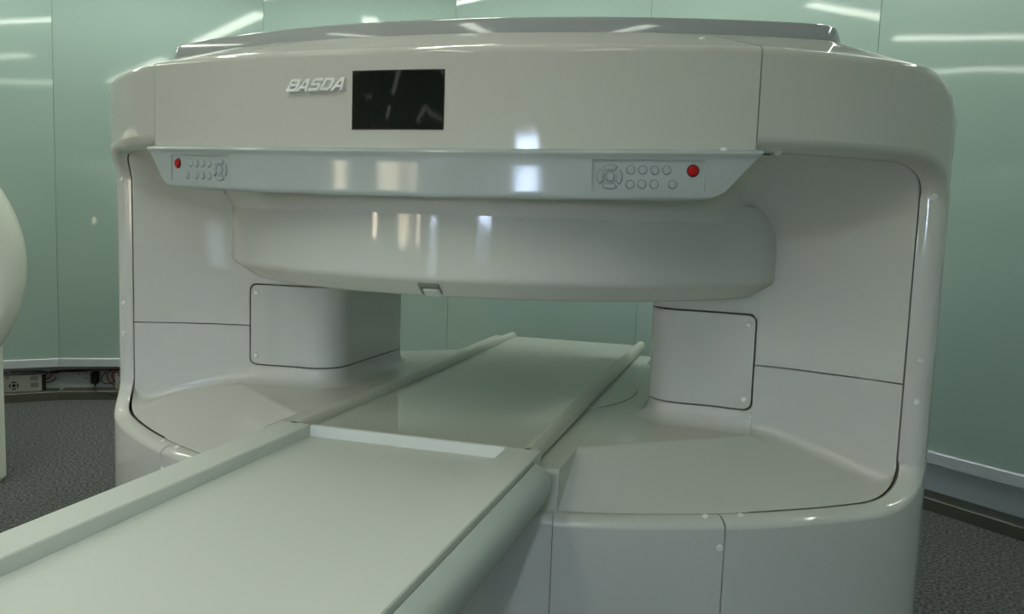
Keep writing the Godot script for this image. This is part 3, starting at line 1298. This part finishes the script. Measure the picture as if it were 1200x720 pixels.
# ---------------------------------------------------------------- patient table
func patient_table() -> void:
	var t := thing("patient_table", "long white patient table with raised rims running into the scanner", "table", Vector3(0, 0, 1.5))
	var z0 := 0.548 - 1.5
	var z1 := 2.25 - 1.5
	var y := 0.753
	var b := mb()
	box(b, Vector3(0, 0.7232, (z0 + z1) / 2 + 0.004), Vector3(0.56, 0.003, z1 - z0 - 0.01), Basis.IDENTITY, 0.0005)
	part(t, "tray_floor", commit(b), M.tray)
	for sx in [-1.0, 1.0]:
		b = mb()
		box(b, Vector3(0.296 * sx, y - 0.01575, (z0 + z1) / 2 + 0.004), Vector3(0.084, 0.0315, z1 - z0), Basis.IDENTITY, 0.0025)
		part(t, "side_rim", commit(b), M.tray)
		# rounded skirt that hangs under the rim
		b = mb()
		var prof := fillet([Vector2(0.3405, 0.728), Vector2(0.3425, 0.7455), Vector2(0.384, 0.727), Vector2(0.384, 0.680), Vector2(0.352, 0.636), Vector2(0.300, 0.628)], [0, 0.006, 0.028, 0.03, 0.02, 0], 6, 3)
		var rows := []
		for k in 9:
			var f: float = [0.0, 0.35, 0.7, 1.0, 1.0, 1.0, 1.0, 1.0, 1.0][k]
			var zz: float = [0.618, 0.622, 0.632, 0.655, 0.9, 1.2, 1.5, 1.9, 2.24][k] - 1.5
			var sc := lerpf(0.80, 1.0, sin(f * PI / 2))
			var r := PackedVector3Array()
			for p in prof:
				r.append(Vector3((0.300 + (p.x - 0.300) * sc) * sx, 0.735 + (p.y - 0.735) * lerpf(0.93, 1.0, sin(f * PI / 2)), zz))
			rows.append(r)
		sheet(b, rows, sx > 0)
		var first := rows[0] as PackedVector3Array
		for k in first.size() - 1:
			var c := Vector3(0.300 * sx, 0.69, 0.62 - 1.5)
			quad(b, c, first[k], first[k + 1], first[k + 1], sx > 0)
		part(t, "side_skirt", commit(b), M.skirt)
	for e in [[z0 + 0.006, 0.012], [z1 - 0.02, 0.03]]:
		b = mb()
		box(b, Vector3(0, y - 0.0158, e[0]), Vector3(0.508, 0.0314, e[1]), Basis.IDENTITY, 0.002)
		part(t, "end_rim", commit(b), M.tray)
	# board that slides through the scanner, and its two round-topped rails
	b = mb()
	box(b, Vector3(-0.0335, DECK + 0.0078, (-1.40 + 0.545) / 2 - 1.5), Vector3(0.723, 0.007, 1.945), Basis.IDENTITY, 0.0025)
	part(t, "sliding_board", commit(b), M.deck)
	for sx in [-1.0, 1.0]:
		b = mb()
		var cx: float = 0.306 * sx
		var rows := []
		for z in [-1.402, -1.398, -1.385, -0.9, -0.4, 0.1, 0.545]:
			var sc := 0.55 if z == -1.402 else (0.85 if z == -1.398 else 1.0)
			var r := PackedVector3Array()
			r.append(Vector3(cx + 0.0205 * sc, DECK + 0.0108, z - 1.5))
			for k in 11:
				var a := PI * k / 10.0
				r.append(Vector3(cx + cos(a) * 0.0205 * sc, DECK + 0.0145 + sin(a) * 0.019 * sc, z - 1.5))
			r.append(Vector3(cx - 0.0205 * sc, DECK + 0.0108, z - 1.5))
			rows.append(r)
		sheet(b, rows, false)
		var f0 := rows[0] as PackedVector3Array
		for k in f0.size() - 1:
			quad(b, Vector3(cx, DECK + 0.012, -1.402 - 1.5), f0[k], f0[k + 1], f0[k + 1], true)
		part(t, "guide_rail", commit(b), M.rail)
	b = mb()
	box(b, Vector3(0, 0.673, -0.08), Vector3(0.58, 0.094, 1.55), Basis.IDENTITY, 0.01)
	part(t, "under_frame", commit(b), M.skirt)
	b = mb()
	box(b, Vector3(0, 0.34, 0.15), Vector3(0.36, 0.60, 0.62), Basis.IDENTITY, 0.03)
	part(t, "pedestal", commit(b), M.skirt)
	b = mb()
	box(b, Vector3(0, 0.03, 0.15), Vector3(0.52, 0.06, 0.95), Basis.IDENTITY, 0.02)
	part(t, "foot", commit(b), M.skirt)

# ---------------------------------------------------------------- the round scanner at the left edge
func second_scanner() -> void:
	var c := Vector3(-2.985, 0.0, -0.215)
	var t := thing("round_scanner", "cream round scanner drum at the left edge of the view", "scanner", c)
	var look := Vector3(0.80, 0, 0.60)
	var b := mb()
	var prof := []
	for p in fillet([Vector2(0.31, -0.30), Vector2(0.31, 0.24), Vector2(0.40, 0.33), Vector2(0.60, 0.33), Vector2(0.675, 0.25), Vector2(0.675, -0.30), Vector2(0.60, -0.36), Vector2(0.40, -0.36), Vector2(0.31, -0.30)], [0, 0.06, 0.06, 0.09, 0.07, 0.07, 0.05, 0.05, 0], 6, 3):
		prof.append(p)
	lathe(b, prof, Vector3(0, 1.0, 0), look, 72)
	part(t, "drum", commit(b), M.rail)
	for off in [0.17, 0.0, -0.17]:
		b = mb()
		lathe(b, [Vector2(0.675, off + 0.006), Vector2(0.679, off + 0.004), Vector2(0.679, off - 0.004), Vector2(0.675, off - 0.006)], Vector3(0, 1.0, 0), look, 72)
		part(t, "drum_band", commit(b), M.tray)
	var bs := Basis(look.cross(Vector3.UP) * -1.0, Vector3.UP, look)
	b = mb()
	box(b, Vector3(0, 0.345, 0), Vector3(1.14, 0.69, 0.5), bs, 0.03)
	part(t, "pedestal", commit(b), M.rail)

# ---------------------------------------------------------------- things in the gap under the glass
# frame on the wall at an azimuth: [point at floor level on the glass line, along, inwards]
func wall_frame(az_deg: float) -> Array:
	var st := 360.0 / FACETS
	var k := floorf((az_deg + 1.9) / st)
	var a := deg_to_rad(-1.9 + k * st)
	var p := wall_point(a, ROOM_R, 0)
	var q := wall_point(a + deg_to_rad(st), ROOM_R, 0)
	var u := (q - p).normalized()
	var f := tan(deg_to_rad(az_deg) - a - deg_to_rad(st) / 2) / tan(deg_to_rad(st) / 2)
	var mid := (p + q) * 0.5
	var inw := (Vector3(ROOM.x, 0, ROOM.y) - mid).normalized()
	return [mid + u * f * p.distance_to(q) / 2, u, inw]

func wall_at(az_deg: float, y: float, d: float) -> Vector3:
	var f := wall_frame(az_deg)
	return f[0] + Vector3(0, y, 0) + f[2] * d

func service_gap_things() -> void:
	power_supply(-38.95, "perforated metal power supply with round fan under the glass wall at far left")
	power_supply(-30.35, "metal power supply half hidden by the left edge of the big scanner")
	# double socket plate
	var f := wall_frame(-34.75)
	var bs := Basis(f[1], Vector3.UP, f[1].cross(Vector3.UP))
	var t := thing("wall_socket", "white wall socket plate in the gap under the glass", "socket", f[0] + Vector3(0, 0.136, 0) + f[2] * -0.105)
	var b := mb()
	box(b, f[2] * 0.006, Vector3(0.105, 0.082, 0.012), bs, 0.004)
	part(t, "plate", commit(b), M.socket)
	for h in [[-0.020, 0.018, 0.3], [0.020, 0.022, 0.0], [0.036, 0.022, 0.0], [0.018, -0.008, 0.5], [0.036, -0.008, -0.5], [0.027, -0.022, 0.0]]:
		b = mb()
		box(b, f[2] * 0.0125 + f[1] * h[0] + Vector3(0, h[1], 0), Vector3(0.004, 0.010, 0.002), bs * Basis(Vector3.BACK, h[2]), 0.0004)
		part(t, "pin_slot", commit(b), M.black)
	# plug-in adapter and its cord
	f = wall_frame(-33.55)
	bs = Basis(f[1], Vector3.UP, f[1].cross(Vector3.UP))
	t = thing("power_adapter", "black plug-in power adapter beside the wall socket", "adapter", f[0] + Vector3(0, 0.136, 0) + f[2] * -0.105)
	b = mb()
	box(b, f[2] * 0.005, Vector3(0.086, 0.086, 0.010), bs, 0.003)
	part(t, "socket_plate", commit(b), M.socket)
	b = mb()
	box(b, f[2] * 0.040 + Vector3(0, -0.002, 0), Vector3(0.050, 0.084, 0.056), bs, 0.010)
	part(t, "body", commit(b), M.black)
	b = mb()
	tube(b, [f[2] * 0.04 + Vector3(0, -0.042, 0), f[2] * 0.04 + Vector3(0, -0.058, 0)], 0.006)
	part(t, "strain_relief", commit(b), M.black)
	var cord := []
	for q in [[-33.55, 0.080, -0.065], [-33.5, 0.070, -0.03], [-33.35, 0.0625, 0.015], [-33.0, 0.055, 0.031], [-32.3, 0.046, 0.030], [-31.6, 0.033, 0.030], [-30.9, 0.022, 0.030], [-30.2, 0.014, 0.032]]:
		cord.append(wall_at(q[0], q[1], q[2]) - t.position)
	b = mb()
	tube(b, smooth_path(cord, 7), 0.0026, 7)
	part(t, "cord", commit(b), M.black)
	var red := [[[-37.3, 0.165, -0.05], [-37.0, 0.190, -0.04], [-36.6, 0.198, -0.03], [-36.0, 0.202, -0.03], [-34.5, 0.204, -0.03], [-33.0, 0.203, -0.03], [-31.0, 0.208, -0.03]],
		[[-37.35, 0.140, -0.05], [-36.95, 0.155, -0.03], [-36.8, 0.180, -0.02], [-36.4, 0.196, -0.02], [-35.0, 0.197, -0.02], [-34.0, 0.199, -0.02]],
		[[-31.9, 0.100, -0.04], [-32.2, 0.120, -0.03], [-32.4, 0.160, -0.02], [-32.3, 0.190, -0.02], [-31.8, 0.205, -0.02], [-31.0, 0.209, -0.02]],
		[[-31.85, 0.115, -0.05], [-32.05, 0.150, -0.04], [-32.0, 0.180, -0.035], [-31.6, 0.200, -0.035], [-31.0, 0.203, -0.035]]]
	var names := ["thick dark red cable strung along the top of the service gap", "dark red cable curling up beside the fan power supply", "dark red cable hanging in a loop right of the adapter", "short dark red cable entering the half hidden power supply"]
	for k in 4:
		cable("red_cable", names[k], "cable", M.cable_red, 0.0045, red[k])
	var blk := [[[-39.9, 0.205, -0.02], [-39.0, 0.206, -0.02], [-38.0, 0.203, -0.015], [-37.2, 0.196, -0.01], [-36.5, 0.192, -0.015], [-35.5, 0.199, -0.015], [-33.6, 0.203, -0.015]],
		[[-38.3, 0.207, -0.01], [-37.5, 0.205, -0.01], [-36.9, 0.192, -0.005], [-36.5, 0.185, -0.008], [-36.0, 0.200, -0.01], [-35.2, 0.208, -0.01]],
		[[-40.9, 0.090, -0.04], [-40.95, 0.140, -0.02], [-40.7, 0.190, -0.015], [-40.0, 0.206, -0.015]],
		[[-32.4, 0.200, -0.008], [-32.75, 0.165, -0.008], [-32.8, 0.130, -0.012], [-32.5, 0.112, -0.02], [-32.1, 0.116, -0.04], [-31.9, 0.125, -0.05]],
		[[-37.35, 0.120, -0.05], [-37.0, 0.124, -0.03], [-36.7, 0.135, -0.03], [-36.4, 0.150, -0.05]]]
	var bnames := ["black cable drooping along the bottom rail above the fan power supply", "thin black cable sagging left of the wall socket", "black cable rising at the far left beside the cream pedestal", "black cable looping right of the adapter", "short black lead at the terminals of the fan power supply"]
	for k in 5:
		cable("black_cable", bnames[k], "cable", M.black, 0.0034, blk[k])

func cable(called: String, label: String, category: String, m: Material, r: float, pts: Array) -> void:
	var p := []
	var base := wall_at(pts[0][0], 0.0, pts[0][2])
	for q in pts:
		p.append(wall_at(q[0], q[1] - 0.012, q[2]) - base)
	var b := mb()
	tube(b, smooth_path(p, 7), r, 7)
	var o := part(self, numbered(called), commit(b), m, base)
	tag(o, label, category, "cables in the service gap")

func power_supply(az: float, label: String) -> void:
	var f := wall_frame(az)
	var bs := Basis(f[1], Vector3.UP, f[1].cross(Vector3.UP))
	var t := thing("power_supply", label, "power supply", f[0] + Vector3(0, 0.0585, 0) + f[2] * -0.06)
	var ax := f[1] as Vector3
	var inn := f[2] as Vector3
	var b := mb()
	box(b, Vector3(0, 0.055, 0), Vector3(0.215, 0.110, 0.05), bs, 0.002)
	part(t, "case", commit(b), M.steel)
	b = mb()
	box(b, ax * 0.119 + Vector3(0, 0.052, 0), Vector3(0.022, 0.096, 0.05), bs, 0.002)
	part(t, "terminal_strip", commit(b), M.black)
	for k in 7:
		b = mb()
		box(b, ax * 0.127 + Vector3(0, 0.014 + k * 0.0125, 0) + inn * 0.0255, Vector3(0.008, 0.006, 0.003), bs, 0.0006)
		part(t, "terminal", commit(b), M.brown)
	var fc := ax * -0.052 + Vector3(0, 0.043, 0) + inn * 0.0255
	b = mb()
	lathe(b, [Vector2(0.019, 0.0), Vector2(0.019, 0.002), Vector2(0.027, 0.002), Vector2(0.027, 0.0)], fc, inn, 28)
	part(t, "fan_ring", commit(b), M.black)
	for k in 4:
		var a := PI / 4 + k * PI / 2
		b = mb()
		box(b, fc + (ax * cos(a) + Vector3.UP * sin(a)) * 0.023 + inn * 0.002, Vector3(0.012, 0.006, 0.003), bs * Basis(Vector3.BACK, -a), 0.0008)
		part(t, "fan_spoke", commit(b), M.steel)
	b = mb()
	lathe(b, [Vector2(0.011, 0.0), Vector2(0.010, 0.002), Vector2(0.0001, 0.0022)], fc, inn, 18, true)
	part(t, "fan_hub", commit(b), M.black)
	for r in 2:
		for k in 5:
			b = mb()
			box(b, ax * 0.064 + Vector3(0, 0.030 + r * 0.045 + k * 0.006, 0) + inn * 0.0252, Vector3(0.044, 0.0028, 0.001), bs, 0.0003)
			part(t, "vent_slot", commit(b), M.black)
	b = mb()
	box(b, ax * -0.085 + Vector3(0, 0.096, 0) + inn * 0.0255, Vector3(0.014, 0.012, 0.001), bs, 0.0003)
	part(t, "warning_label", commit(b), M.amber)
